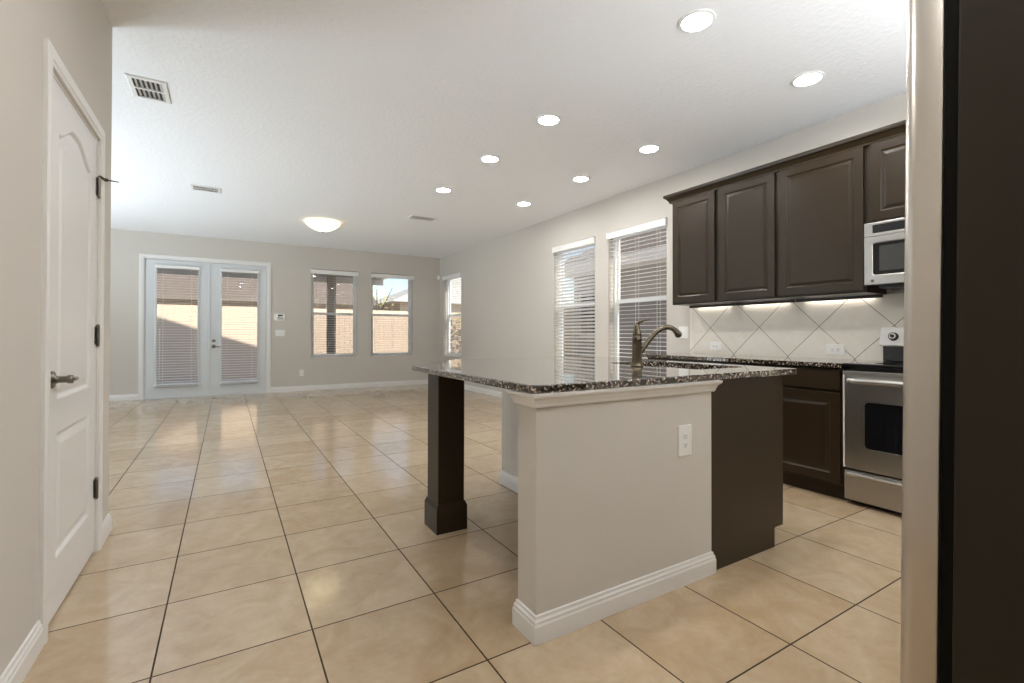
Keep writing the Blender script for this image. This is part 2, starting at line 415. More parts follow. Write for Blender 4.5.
# ccw as seen from +X: u runs along +Y
panel_slab(rect(2.366, .012, 3.124, 2.070), [arch_loop(2.498, 3.012, .845, 1.885, 1.965), rect(2.498, .225, 3.012, .715)], STEPS, .036, fm, 'door_panel', M_door, d1, d1.location, .002)
jm = MB().box((XL-.12, PD[0], 0), (DX+.002, PD[0]+.013, PD[2])).box((XL-.12, PD[1]-.009, 0), (DX+.002, PD[1], PD[2])).box((XL-.12, PD[0], PD[2]-.014), (DX+.002, PD[1], PD[2]))
jm.build('door_jamb', M_trim, d1, d1.location)
lv = MB(); ly, lz = 2.425, .927
lv.lathe((DX, ly, lz), [(.033, 0), (.033, .004), (.030, .009), (.017, .012), (.0125, .02), (.0125, .045), (.016, .047), (.016, .062), (.010, .064)], 'x')
lv.tube([(DX+.054, ly-.008, lz), (DX+.054, ly+.03, lz), (DX+.053, ly+.07, lz-.004), (DX+.050, ly+.105, lz-.006), (DX+.047, ly+.125, lz-.003)], [.011, .010, .0085, .0075, .005], 10)
tag(lv.build('door_lever', M_nickel, d1, d1.location, smooth=True), 'brushed nickel lever handle')
for hz in (1.842, 1.093, .325):
    hg = MB().tube([(DX+.008, 3.129, hz-.047), (DX+.008, 3.129, hz+.047)], .0075, 10).box((DX-.002, 3.1, hz-.044), (DX+.0015, 3.158, hz+.044))
    hg.tube([(DX+.008, 3.129, hz+.047), (DX+.008, 3.129, hz+.056)], [.009, .004], 10).tube([(DX+.008, 3.129, hz-.056), (DX+.008, 3.129, hz-.047)], [.004, .009], 10)
    h = tag(hg.build('hinge', M_nickel, d1, d1.location), 'nickel door hinge')
    if hz > 1.8:
        st = MB().tube([(DX+.008, 3.129, hz+.057), (DX+.03, 3.131, hz+.043)], [.006, .007], 8).tube([(DX+.03, 3.131, hz+.043), (DX+.085, 3.137, hz+.041)], [.004, .0025], 8).tube([(DX+.028, 3.131, hz+.043), (DX+.042, 3.132, hz+.0425)], .009, 8)
        st.build('hinge_stop', M_bronze, h, (0, 0, 0)); h.children[0].data.transform(Matrix.Translation(-Vector(d1.location)))

# ------------------------------------------------------------------ windows
def slats(mb, u0, u1, z0, z1, pitch, width, dc, tilt, fmap):
    z = z1; n = 0
    c, s = math.cos(tilt)*width/2, math.sin(tilt)*width/2; th = .0014
    while z > z0:
        q = [(dc-c, z-s-th), (dc+c, z+s-th), (dc+c, z+s+th), (dc-c, z-s+th)]
        mb.loft([[fmap(u0, b, a) for a, b in q], [fmap(u1, b, a) for a, b in q]])
        z -= pitch; n += 1
    return z+pitch
def make_window(idx, name, u0, u1, fmap, label):
    """single hung window in a drywall recess. fmap(u, z, d) d = depth into the wall"""
    mid = (u0+u1)/2; base = Vector(fmap(mid, WZ0, .1))
    t = thing(name, base, None, None); struct(t, label, 'window')
    bx = lambda mb, a0, a1, z0, z1, d0, d1: mb.box(fmap(a0, z0, d0), fmap(a1, z1, d1))
    fr = MB(); f = .035
    bx(fr, u0, u0+f, WZ0, WZ1, .085, .15); bx(fr, u1-f, u1, WZ0, WZ1, .085, .15); bx(fr, u0+f, u1-f, WZ1-f, WZ1, .085, .15); bx(fr, u0+f, u1-f, WZ0, WZ0+f, .085, .15)
    fr.build('window_frame', M_vinyl, t, base, .002)
    zm = 1.517
    for nm, za, zb, d0 in (('upper_sash', zm-.02, WZ1-f, .118), ('lower_sash', WZ0+f, zm+.022, .092)):
        s = MB(); e = .03
        bx(s, u0+f, u0+f+e, za, zb, d0, d0+.024); bx(s, u1-f-e, u1-f, za, zb, d0, d0+.024)
        bx(s, u0+f+e, u1-f-e, zb-.04, zb, d0, d0+.024); bx(s, u0+f+e, u1-f-e, za, za+.04, d0, d0+.024)
        so_ = s.build(nm, M_vinyl, t, base, .002)
        g = MB(); bx(g, u0+f+e-.004, u1-f-e+.004, za+.036, zb-.036, d0+.010, d0+.014)
        g.build('pane', M_glass, so_, base)
    sc_ = MB(); bx(sc_, u0+f, u1-f, WZ0+f, zm, .144, .1455); sc_.build('insect_screen', M_screen, t, base)
    sl = MB(); bx(sl, u0-.0, u1+.0, WZ0-.0, WZ0+.016, -.016, .085); sl.build('sill', M_trim, t, base, .003)
    return t
def make_blind(u0, u1, fmap, label, group, tilt, pitch=.047, zt=2.375, zb=.70, cords=(.15, .5, .85), proud=.03, lo=.05):
    mid = (u0+u1)/2; base = Vector(fmap(mid, zb, .03))
    t = thing('window_blind', base, label, 'blind', group)
    v = MB(); v.box(fmap(u0-.01, zt-.075, -proud), fmap(u1+.01, zt, -proud+.012)); 
    v.box(fmap(u0-.01, zt-.075, -proud+.012), fmap(u0-.0, zt, -.001)).box(fmap(u1+.0, zt-.075, -proud+.012), fmap(u1+.01, zt, -.001))
    v.box(fmap(u0-.013, zt-.004, -proud-.004), fmap(u1+.013, zt+.006, -.001))
    v.build('valance', M_blind, t, base, .0015)
    hr = MB().box(fmap(u0+.008, zt-.055, .004), fmap(u1-.008, zt-.008, .056)).build('head_rail', M_blind, t, base)
    s = MB(); zl = slats(s, u0+.006, u1-.006, zb+.03, zt-.085, pitch, .05, .030, tilt, fmap); s.build('slats', M_blind, t, base)
    MB().box(fmap(u0+.006, zl-pitch-.008, .006), fmap(u1-.006, zl-pitch+.008, .054)).build('bottom_rail', M_blind, t, base, .002)
    for c in cords:
        uc = u0+(u1-u0)*c; m = MB()
        for d in (.0045, .0555): m.box(fmap(uc-.0012, zl-pitch, d-.0008), fmap(uc+.0012, zt-.05, d+.0008))
        m.build('ladder_cord', M_blind, t, base)
    return t
fb = lambda u, z, d: (u, YB+d, z)
fr_ = lambda u, z, d: (XR+d, u, z)
make_window(1, 'window_1', *WB[0], fb, 'far wall window nearer the french doors')
make_window(2, 'window_2', *WB[1], fb, 'far wall window nearer the room corner')
make_window(3, 'window_3', *WR[2], fr_, 'narrow-looking right wall window beside the far corner')
make_window(4, 'window_4', *WR[1], fr_, 'middle right wall window, the farther of the pair')
make_window(5, 'window_5', *WR[0], fr_, 'right wall window beside the upper cabinets')
fl_ = lambda u, z, d: (XLL-d, u, z)
for k, (a, b) in enumerate(WL): make_window(6+k, 'window_%d' % (6+k), a, b, fl_, 'unseen living room window added in the left wall for daylight')
R = math.radians
make_blind(*WB[0], fb, 'white slat blind on the far window next to the french doors', 'white blinds at the windows', R(4))
make_blind(*WB[1], fb, 'white slat blind on the far window showing blue sky', 'white blinds at the windows', R(4))
make_blind(*WR[2], fr_, 'white slat blind on the right wall window at the far corner', 'white blinds at the windows', R(6))
make_blind(*WR[1], fr_, 'white slat blind on the middle right wall window', 'white blinds at the windows', R(-24))
make_blind(*WR[0], fr_, 'wide white slat blind on the window beside the dark upper cabinets', 'white blinds at the windows', R(3))

# ------------------------------------------------------------------ french doors
d2 = thing('door_2', (-.27, YB+.05, 0), None, None); struct(d2, 'pair of pale french doors with full length glass', 'door')
DY = YB+.012
MB().box((FD[0], DY, 0), (FD[0]+.016, YB+TW, FD[2])).box((FD[1]-.010, DY, 0), (FD[1], YB+TW, FD[2])).box((FD[0], DY, FD[2]-.012), (FD[1], YB+TW, FD[2])).box((FD[0], YB+.001, 0), (FD[1], YB+TW, .012)).build('door_jamb', M_french, d2, d2.location)
LITE = [(-1.030, -.435), (-.085, .495)]
for k, (a, b, la, lb) in enumerate(((-1.176, -.272, *LITE[0]), (-.266, .632, *LITE[1]))):
    z0, z1 = .215, 2.268
    bm = MB()
    bm.box((a, DY, .016), (la, DY+.045, 2.370)).box((lb, DY, .016), (b, DY+.045, 2.370)).box((la, DY, z1), (lb, DY+.045, 2.370)).box((la, DY, .016), (lb, DY+.045, z0))
    leaf = bm.build('door_panel', M_french, d2, d2.location)
    MB().sweep([(la, z0), (lb, z0), (lb, z1), (la, z1)], [(-.026, 0), (-.026, .006), (-.018, .011), (.004, .011), (.008, .004), (.008, 0)], lambda u, v, t: (u, DY-t, v), True).build('glass_frame', M_french, leaf, d2.location)
    MB().box((la-.004, DY+.018, z0-.004), (lb+.004, DY+.026, z1+.004)).build('pane', M_glass, leaf, d2.location)
MB().box((-.290, DY-.012, .016), (-.250, DY, 2.37)).build('astragal', M_french, d2, d2.location, .003)
kx = -.198
kb = MB().lathe((kx, DY, .985), [(.030, 0), (.030, -.006), (.026, -.012), (.010, -.014)], 'y').box((kx-.004, DY-.026, .970), (kx+.004, DY-.012, 1.0))
tag(kb.build('deadbolt', M_nickel, d2, d2.location, smooth=False), 'dark nickel deadbolt')
kb = MB().lathe((kx, DY, .880), [(.033, 0), (.033, -.005), (.028, -.012), (.012, -.015), (.012, -.05)], 'y').tube([(kx-.008, DY-.05, .88), (kx+.04, DY-.052, .878), (kx+.085, DY-.05, .870), (kx+.11, DY-.046, .874)], [.011, .009, .008, .005], 8)
tag(kb.build('door_lever', M_nickel, d2, d2.location), 'dark nickel lever handle')
def door_blind(la, lb, label):
    f = lambda u, z, d: (u, DY-.058+d, z); zt, zb = 2.268, .235
    base = Vector(((la+lb)/2, DY-.03, zb)); t = thing('door_blind', base, label, 'blind', 'white blinds on the french doors')
    MB().box(f(la-.02, zt-.035, 0), f(lb+.02, zt+.012, .045)).build('head_rail', M_blind, t, base, .002)
    s = MB(); zl = slats(s, la+.004, lb-.004, zb+.03, zt-.05, .045, .042, .024, R(5), f); s.build('slats', M_blind, t, base)
    MB().box(f(la+.004, zl-.045-.008, .004), f(lb-.004, zl-.045+.008, .046)).build('bottom_rail', M_blind, t, base, .002)
    for s_ in (0, 1):
        e = la-.022 if s_ == 0 else lb+.004
        MB().box(f(e, zb-.022, .006), f(e+.018, zb+.004, .046)).build('hold_down_bracket', M_blind, t, base)
    MB().box(f(la-.02, zb-.034, .006), f(lb+.02, zb-.022, .046)).build('retaining_bar', M_french, t, base)
    for c in (.16, .84):
        uc = la+(lb-la)*c
        MB().box(f(uc-.0012, zl-.045, .0012), f(uc+.0012, zt, .0026)).box(f(uc-.0012, zl-.045, .0454), f(uc+.0012, zt, .0466)).build('ladder_cord', M_blind, t, base)
    return t
tl = door_blind(*LITE[0], 'white slat blind on the left french door')
MB().tube([(LITE[0][0]+.055, DY-.062, 1.2), (LITE[0][0]+.05, DY-.06, .32)], .004, 6).build('wand', M_blind, tl, tl.location)
door_blind(*LITE[1], 'white slat blind on the right french door by the lever handle')

# ------------------------------------------------------------------ cabinets
CST = [(.004, .003), (.010, .007), (.016, .007), (.034, .001), (.040, .0005)]
FX = 3.80                                   # upper door fronts
def upper_cab(name, y0, y1, z0, z1, doors, label, sides=(.02, .02), group='dark upper cabinets'):
    t = thing(name, (FX+.17, (y0+y1)/2, z0), label, 'cabinet', group)
    MB().box((FX+.020, y0+.0006, z0), (XR-.001, y1-.0006, z1)).build('cabinet_body', M_esp, t, t.location, .0015)
    if z0 < 1.5:
        ls = MB().box((XR-.048, y0+.07, z0-.0125), (XR-.020, y1-.07, z0-.0005)).build('light_strip', M_strip, t, t.location, .002)
        MB().box((XR-.058, y0+.003, z0-.025), (XR-.0485, y1-.003, z0-.0005)).build('housing', M_esp, ls, t.location, .001)
    n = doors; wd = (y1-y0-sides[0]-sides[1]-.004*(n-1))/n
    for k in range(n):
        a = y0+sides[0]+k*(wd+.004); b = a+wd
        # seen from -X the loop must be ccw about the outward normal: u runs to -Y
        fm = lambda u, v, d: (FX+d, -u, v)
        panel_slab(rect(-b, z0+.014, -a, z1-.022), [inset(rect(-b, z0+.014, -a, z1-.022), .058)], CST, .019, fm, 'door', M_esp, t, t.location, .002)
    return t
UY = [3.235, 2.722, 2.174, 1.5535, .792]
upper_cab('upper_cabinet', UY[1], UY[0], 1.40, 2.44, 1, 'narrow dark upper cabinet at the window end of the row', (.022, .022))
upper_cab('upper_cabinet', UY[2], UY[1], 1.40, 2.44, 1, 'dark upper cabinet second from the window', (.018, .024))
upper_cab('upper_cabinet', UY[3], UY[2], 1.40, 2.44, 1, 'widest dark upper cabinet, left of the microwave', (.012, .018))
upper_cab('upper_cabinet', UY[4], UY[3], 1.872, 2.44, 2, 'short dark upper cabinet above the microwave', (.02, .03))
cm = MB().sweep([(FX+.020, UY[4]), (FX+.020, UY[0]), (XR-.001, UY[0])], [(0, 2.418), (.022, 2.418), (.024, 2.432), (.030, 2.440), (.046, 2.462), (.060, 2.470), (.064, 2.484), (.064, 2.496), (0, 2.496)], lambda u, v, t: (u, v, t))
o = cm.build('crown_moulding', M_esp, None, (FX, 2, 2.42)); tag(o, 'dark wood crown moulding running along the tops of the upper cabinets', 'moulding')

BX = 3.485                                  # base door fronts
def base_cab(y0, y1, label):
    t = thing('base_cabinet', (BX+.3, (y0+y1)/2, 0), label, 'cabinet', 'dark base cabinets along the right wall')
    MB().box((BX+.020, y0+.0006, .10), (XR-.001, y1-.0006, .885)).build('cabinet_body', M_esp, t, t.location, .0015)
    MB().box((BX+.06, y0+.0006, 0), (XR-.001, y1-.0006, .0995)).build('toe_kick', M_esp, t, t.location)
    fm = lambda u, v, d: (BX+d, -u, v)
    a, b = y0+.016, y1-.016
    panel_slab(rect(-b, .735, -a, .870), [], CST, .019, fm, 'drawer', M_esp, t, t.location, .004)
    panel_slab(rect(-b, .115, -a, .715), [inset(rect(-b, .115, -a, .715), .058)], CST, .019, fm, 'door', M_esp, t, t.location, .002)
for a, b, l in ((1.5605, 2.17, 'dark base cabinet with one drawer, left of the stove'), (2.17, 2.72, 'dark base cabinet second from the stove, mostly behind the island'), (2.72, 3.27, 'dark base cabinet at the window end, behind the island')):
    base_cab(a, b, l)
ct = MB().box((BX-.022, 1.5585, .8855), (XR-.001, 3.315, .915)).build('wall_countertop', M_granite, None, (3.8, 2.4, .89), .0025)
tag(ct, 'speckled brown granite countertop along the right wall, left of the stove', 'countertop')
bs = MB().box((XR-.009, .792, .9155), (XR-.0005, 3.222, 1.3995)).build('trim_3', M_splash); struct(bs, 'beige tile backsplash laid on the diagonal', 'backsplash')
be = MB().box((XR-.012, 3.222, .9155), (XR-.0005, 3.262, 1.3995)).build('trim_4', M_splash); struct(be, 'beige border tile at the backsplash end', 'backsplash')

# ------------------------------------------------------------------ outlets and switches
def plate(name, c, n, up, w, h, label, cat, group=None, kind='outlet', gang=1):
    """c centre on the wall, n outward normal, up = long axis direction"""
    c = Vector(c); n = Vector(n); up = Vector(up); rt = up.cross(n)
    t = thing(name, c, label, cat, group)
    P = lambda u, v, d: c+rt*u+up*v+n*d
    def slab(mb, loop, d0, d1): mb.loft([[P(u, v, d0) for u, v in loop], [P(u, v, d1) for u, v in inset(loop, .0015)]])
    m = MB(); slab(m, roundrect(-w/2, -h/2, w/2, h/2, .006), .0003, .006); m.build('cover_plate', M_plate, t, c)
    for g in range(gang):
        ox = (g-(gang-1)/2)*.046
        if kind == 'outlet':
            for s in (-1, 1):
                m = MB(); slab(m, roundrect(ox-.017, s*.0195-.014, ox+.017, s*.0195+.014, .009), .0062, .008); rec = m.build('receptacle', M_plate, t, c)
                m = MB()
                for dx, hh in ((-.0065, .0045), (.0065, .0038)): slab(m, rect(ox+dx-.0015, s*.0195+.001-hh, ox+dx+.0015, s*.0195+.001+hh), .0082, .0086)
                slab(m, roundrect(ox-.003, s*.0195-.011, ox+.003, s*.0195-.006, .0025, 3), .0082, .0086)
                m.build('slot', M_slot, rec, c)
        else:
            m = MB(); slab(m, rect(ox-.016, -.033, ox+.016, .033), .0062, .0095); m.build('rocker', M_plate, t, c)
    return t
Z = (0, 0, 1)
plate('wall_outlet', (XR-.0095, 2.962, .993), (-1, 0, 0), (0, 1, 0), .078, .125, 'sideways white outlet on the backsplash near its left end', 'outlet')
plate('wall_outlet', (XR-.0095, 1.892, .988), (-1, 0, 0), (0, 1, 0), .082, .135, 'sideways white outlet on the backsplash beside the stove', 'outlet')
plate('light_switch', (XR-.0005, 3.348, 1.128), (-1, 0, 0), Z, .12, .125, 'white double switch plate on the wall behind the faucet spout', 'switch', kind='switch', gang=2)
plate('wall_outlet', (1.255, YB-.0005, .347), (0, -1, 0), Z, .075, .12, 'white outlet low on the far wall below the first window', 'outlet')
plate('light_switch', (.875, YB-.0005, 1.125), (0, -1, 0), Z, .165, .12, 'white triple switch plate on the far wall under the keypad', 'switch', kind='switch', gang=3)
kp = thing('alarm_keypad', (.86, YB, 1.415), 'white alarm keypad with dark display right of the french doors', 'keypad')
MB().loft([[(.86+u, YB-.0005, 1.425+v) for u, v in roundrect(-.10, -.07, .10, .07, .03)], [(.86+u, YB-.024, 1.425+v) for u, v in roundrect(-.09, -.062, .09, .062, .028)]]).build('keypad_body', M_plate, kp, kp.location)
MB().box((.835, YB-.0265, 1.447), (.915, YB-.0245, 1.472)).build('display', M_blackglass, kp, kp.location)
m = MB()
for i in range(4):
    for j in range(2): m.box((.825+i*.026, YB-.0265, 1.385+j*.022), (.843+i*.026, YB-.0245, 1.399+j*.022))
m.build('buttons', M_ventdark, kp, kp.location)
ms = MB().lathe((0, 0, 0), [(.022, -.045), (.032, -.03), (.035, 0), (.032, .03), (.022, .045)], 'z', 16).build('motion_sensor', M_plate, None, (0, 0, 0), smooth=True); ms.location = (XR-.037, YB-.037, 2.385)
tag(ms, 'small white motion sensor high in the far room corner', 'sensor')

# ------------------------------------------------------------------ range
RY0, RY1, RX = .7965, 1.5535, 3.475
t = thing('kitchen_range', (RX+.32, (RY0+RY1)/2, 0), 'stainless steel electric range with black glass cooktop and oven window', 'stove')
L = t.location.copy()
MB().box((RX+.045, RY0, .03), (XR-.025, RY1, .893)).build('range_body', M_blackplastic, t, L, .003)
MB().box((RX+.07, RY0+.02, 0), (XR-.05, RY1-.02, .03)).build('range_base', M_blackplastic, t, L)
ck = MB().box((RX-.005, RY0-.001, .894), (XR-.026, RY1+.001, .918)).build('cooktop', M_blackglass, t, L, .008, seg=3)
for cx, cy, r in ((RX+.17, RY0+.2, .1), (RX+.17, RY1-.2, .08), (RX+.45, RY0+.2, .08), (RX+.45, RY1-.2, .1)):
    MB().lathe((cx, cy, .9182), [(r-.003, 0), (r-.003, .0005), (r, .0005), (r, 0)]).build('burner_ring', M_mwglass, ck, L)
def fx(u, v, d): return (RX+d, -u, v)
od = MB(); oz0, oz1 = .238, .868
panel_slab(rect(-RY1+.002, oz0, -RY0-.002, oz1), [roundrect(-RY1+.115, .372, -RY0-.115, .682, .03)], [(.004, .002), (.006, .006)], .044, fx, 'oven_door', M_steel, t, L, .003)
odr = t.children[-1]
MB().loft([[fx(u, v, .0058) for u, v in roundrect(-RY1+.122, .379, -RY0-.122, .675, .026)], [fx(u, v, .0045) for u, v in roundrect(-RY1+.122, .379, -RY0-.122, .675, .026)]]).build('oven_window', M_blackglass, odr, L)
MB().loft([[fx(u, v, -.0015) for u, v in inset(roundrect(-RY1+.112, .369, -RY0-.112, .685, .032), -.001)], [fx(u, v, -.0015) for u, v in roundrect(-RY1+.121, .378, -RY0-.121, .676, .026)], [fx(u, v, .003) for u, v in roundrect(-RY1+.121, .378, -RY0-.121, .676, .026)]], caps=False).build('window_trim', M_steelL, odr, L)
def handle(y0, y1, z, r, out, nm, par):
    n = 14; pts = []; rr = []
    for k in range(n+1):
        s = k/n; y = y0+(y1-y0)*s; e = min(s, 1-s)
        pts.append((RX-out*min(1, (e/.05)**.6) if e > 0 else RX, y, z)); rr.append(r*(.75+.25*min(1, e/.06)))
    h = MB().tube(pts, rr, 12)
    h.tube([(RX+.002, y0+.02, z), (RX-out, y0+.02, z)], r*.8, 10).tube([(RX+.002, y1-.02, z), (RX-out, y1-.02, z)], r*.8, 10)
    return h.build(nm, M_steelL, par, L, smooth=True)
handle(RY0+.03, RY1-.03, .808, .016, .045, 'oven_handle', odr)
for ya, yb in ((RY1-.011, RY1-.0015), (RY0+.0015, RY0+.011)):
    MB().box((RX-.0015, ya, .24), (RX+.03, yb, .845)).build('side_trim', M_bisque, odr, L, .001)
MB().box((RX-.004, RY0+.002, .845), (RX+.02, RY1-.002, .868)).build('door_trim', M_steelL, odr, L, .003)
MB().box((RX+.006, RY0+.004, .032), (RX+.045, RY1-.004, .222)).build('warming_drawer', M_steelL, t, L, .006, seg=3)
wdr = t.children[-1]
dl = MB().sweep([(RX+.006, RY0+.02), (RX+.006, RY1-.02)], [(0, .188), (.012, .190), (.022, .197), (.024, .205), (.012, .212), (0, .212)], lambda u, v, tt: (u, v, tt))
dl.build('drawer_pull', M_steelL, wdr, L)
# backguard
MB().box((XR-.115, RY0+.002, .919), (XR-.03, RY1-.018, 1.03)).build('backguard', M_blackplastic, t, L, .004)
bgd = t.children[-1]
cp = MB().sweep([(XR-.055, RY0-.0), (XR-.055, RY1)], [(-.025, 1.022), (.068, 1.022), (.076, 1.030), (.074, 1.045), (.052, 1.145), (.040, 1.158), (-.025, 1.158)], lambda u, v, tt: (u, v, tt))
cp.build('control_panel', M_bisque, bgd, L, .008)
cpo = bgd.children[0]
nrm = Vector((-1, 0, .2)).normalized()
for yy in (1.47, 1.37, .98, .88):
    c = Vector((XR-.055-.064, yy, 1.092))
    tt = MB().tube([c, c+nrm*.02], [.030, .026], 16); tt.tube([c+nrm*.02, c+nrm*.036], [.012, .010], 12)
    kn = tt.build('control_knob', M_blackplastic, cpo, L)
    k2 = MB().tube([c+nrm*.002, c+nrm*.0215], [.022, .020], 16).build('knob_face', M_bisque, kn, L)

# ------------------------------------------------------------------ microwave
MX = 3.775
t = thing('microwave_oven', (MX+.19, (RY0+RY1)/2, 1.443), 'stainless over-the-range microwave under the short upper cabinet', 'microwave'); L = t.location.copy()
MB().box((MX+.04, RY0-.002, 1.452), (XR-.001, RY1-.002, 1.8705)).build('microwave_body', M_blackplastic, t, L, .002)
MB().box((MX+.075, RY0+.02, 1.425), (XR-.05, RY1-.06, 1.452)).build('hood_vent', M_blackplastic, t, L)
def fxm(u, v, d): return (MX+d, -u, v)
panel_slab(rect(-RY1+.002, 1.776, -RY0+.002, 1.870), [rect(-RY1+.05, 1.795, -RY0-.05, 1.853)], [(.002, .006)], .039, fxm, 'vent_grille', M_steelL, t, L, .003)
vg = t.children[-1]
m = MB()
m.box((MX+.004, RY0+.052, 1.797), (MX+.0055, RY1-.052, 1.851)); 
m.build('vent_slot', M_blackgap, vg, L)
m = MB()
for k in range(5): m.box((MX+.0005, RY0+.052, 1.801+k*.0105), (MX+.0035, RY1-.052, 1.804+k*.0105))
m.build('louver', M_blackplastic, vg, L)
panel_slab(rect(-RY1+.002, 1.446, -RY0-.19, 1.773), [roundrect(-RY1+.048, 1.508, -RY0-.25, 1.732, .018)], [(.003, .003), (.004, .005)], .039, fxm, 'microwave_door', M_steelL, t, L, .003)
md = t.children[-1]
MB().loft([[fxm(u, v, .0042) for u, v in roundrect(-RY1+.053, 1.513, -RY0-.255, 1.727, .014)], [fxm(u, v, .0035) for u, v in roundrect(-RY1+.053, 1.513, -RY0-.255, 1.727, .014)]]).build('door_glass', M_blackglass, md, L)
MB().loft([[fxm(u, v, .0030) for u, v in roundrect(-RY1+.090, 1.536, -RY0-.285, 1.706, .006)], [fxm(u, v, .0024) for u, v in roundrect(-RY1+.090, 1.536, -RY0-.285, 1.706, .006)]]).build('window_mesh', M_mwglass, md, L)
MB().lathe((MX, 1.502, 1.474), [(.010, .001), (.010, -.004), (.007, -.006)], 'x', 16).build('badge', M_nickel, md, L)
MB().tube([(MX+.002, RY0+.215, 1.50), (MX-.035, RY0+.215, 1.52), (MX-.035, RY0+.215, 1.70), (MX+.002, RY0+.215, 1.72)], .01, 10).build('handle', M_steelL, md, L, smooth=True)
MB().box((MX, RY0-.002, 1.446), (MX+.039, RY0+.186, 1.773)).build('control_panel', M_blackglass, t, L, .003)

# ------------------------------------------------------------------ refrigerator (faces the island, leans back a little)
FRX0, FRX1, FRY = 1.10, 2.01, .409
TILT = R(.7)
t = thing('refrigerator', (FRX0, FRY-.1, 0), 'tall stainless refrigerator at the right edge, seen along its dark side', 'refrigerator', rot=(TILT, 0, 0))
DT, GAP = .062, .020                       # door thickness, gasket gap
def fbx(mb, a, b): return mb.box(a, b)
yF = .1
body = MB().box((0, -.62, .02), (FRX1-FRX0, yF-DT-GAP, 1.765)).build('cabinet_body', M_fridgeside, t, (0, 0, 0), .004)
for x0 in (.05, FRX1-FRX0-.11):
    for y0 in (-.58, -.12): MB().lathe((x0+.03, y0+.03, 0), [(.02, -.0), (.02, .021)], 'z', 12).build('foot', M_blackplastic, t)
MB().box((.012, yF-DT-GAP, .05), (FRX1-FRX0-.012, yF-DT, 1.755)).build('door_gasket', M_gasket, t)
MB().box((.0, yF-DT-.012, .02), (FRX1-FRX0, yF-DT-GAP, .075)).build('kick_plate', M_blackplastic, t)
def fdoor(x0, x1, hx):
    # rounded vertical front corners
    r = .028; n = 8; prof = [(x0, yF-DT)]
    prof += [(x0+r-r*math.cos(R(90*k/n)), yF-r+r*math.sin(R(90*k/n))) for k in range(n+1)]
    prof += [(x1-r+r*math.sin(R(90*k/n)), yF-r+r*math.cos(R(90*k/n))) for k in range(n+1)]
    prof += [(x1, yF-DT)]
    prof = prof[::-1]
    d = MB().loft([[(x, y, .085) for x, y in prof], [(x, y, 1.775) for x, y in prof]]).build('door', M_fridge, t, (0, 0, 0), .003)
    for p in d.data.polygons: p.use_smooth = len(p.vertices) == 4
    h = MB().tube([(hx, yF-.001, .62), (hx, yF+.05, .66), (hx, yF+.05, 1.5), (hx, yF-.001, 1.54)], .011, 12).build('handle', M_steelL, d, smooth=True)
W_ = FRX1-FRX0
fdoor(0, W_*.42-.003, W_*.42-.05); fdoor(W_*.42+.003, W_, W_*.42+.05)
MB().box((.01, yF-DT-.05, 1.766), (.09, yF-.012, 1.792)).build('hinge_cover', M_blackplastic, t, (0, 0, 0), .004)

# ------------------------------------------------------------------ island
PX0, PX1, PY0, PY1 = .953, 1.932, 1.413, 1.537      # stub wall at the near end
ZCB = .8905                                          # underside of the granite
t = thing('island_half_wall', (1.4, 1.475, 0), 'greige half wall around the near end of the island, with white moulding and baseboard', 'half wall'); L = t.location.copy()
MB().box((PX0, PY0, 0), (PX1, PY1, ZCB)).box((1.752, PY1, 0), (1.932, 3.055, ZCB)).build('wall_body', M_wall, t, L)
CM = [(0, .838), (.009, .838), (.013, .843), (.015, .852), (.022, .868), (.034, .879), (.036, .8895), (0, .8895)]
MB().sweep([(PX1, PY0+.0003), (PX1, PY0), (PX0, PY0), (PX0, PY1), (1.0, PY1)], [(d, z) for d, z in CM], lambda u, v, z: (u, v, z)).build('top_moulding', M_trim, t, L)
MB().sweep([(PX1, PY0+.0003), (PX1, PY0), (PX0, PY0), (PX0, PY1), (1.752, PY1), (1.752, 3.055), (1.932, 3.055)], [(d, z) for d, z in BASE], lambda u, v, z: (u, v, z)).build('baseboard', M_trim, t, L)
plate('wall_outlet', (1.7445, PY0-.0005, .633), (0, -1, 0), Z, .088, .135, 'white outlet on the end of the island half wall', 'outlet')
IX1 = 2.525
t = thing('island_cabinet', (2.2, 2.2, 0), 'dark wood sink cabinet of the island with flat end panel', 'cabinet'); L = t.location.copy()
IY0 = 1.4138
ep = MB()
ep.loft([[(x, IY0, z) for x, z in ((PX1+.001, 0), (2.447, 0), (2.447, .10), (IX1, .10), (IX1, ZCB), (PX1+.001, ZCB))], [(x, IY0+.02, z) for x, z in ((PX1+.001, 0), (2.447, 0), (2.447, .10), (IX1, .10), (IX1, ZCB), (PX1+.001, ZCB))]])
ep.build('end_panel', M_esp, t, L, .0012)
MB().box((1.934, IY0+.0205, .10), (IX1, 3.05, .70)).box((IX1-.02, IY0+.0205, .7), (IX1, 3.05, ZCB)).box((1.934, IY0+.0205, .7), (1.95, 3.05, ZCB)).box((1.95, 2.45, .7), (IX1-.02, 3.05, ZCB)).build('cabinet_body', M_esp, t, L)
MB().box((1.934, IY0+.0205, 0), (2.44, 3.04, .0995)).build('toe_kick', M_esp, t, L)
fi = lambda u, v, d: (IX1+.0205-d, u, v)
for a, b in ((1.43, 1.585), (1.60, 1.945), (1.953, 2.30), (2.315, 2.66), (2.675, 3.035)):
    panel_slab(rect(a, .735, b, .870), [], CST, .019, fi, 'drawer', M_esp, t, L, .004)
    panel_slab(rect(a, .115, b, .715), [inset(rect(a, .115, b, .715), min(.058, (b-a)*.22))], CST, .019, fi, 'door', M_esp, t, L, .002)
t = thing('support_post', (1.084, 2.539, 0), 'square dark wood post holding the overhanging island corner', 'post'); L = t.location.copy()
MB().box((1.005, 2.457, .001), (1.163, 2.62, ZCB)).build('shaft', M_esp, t, L, .003)
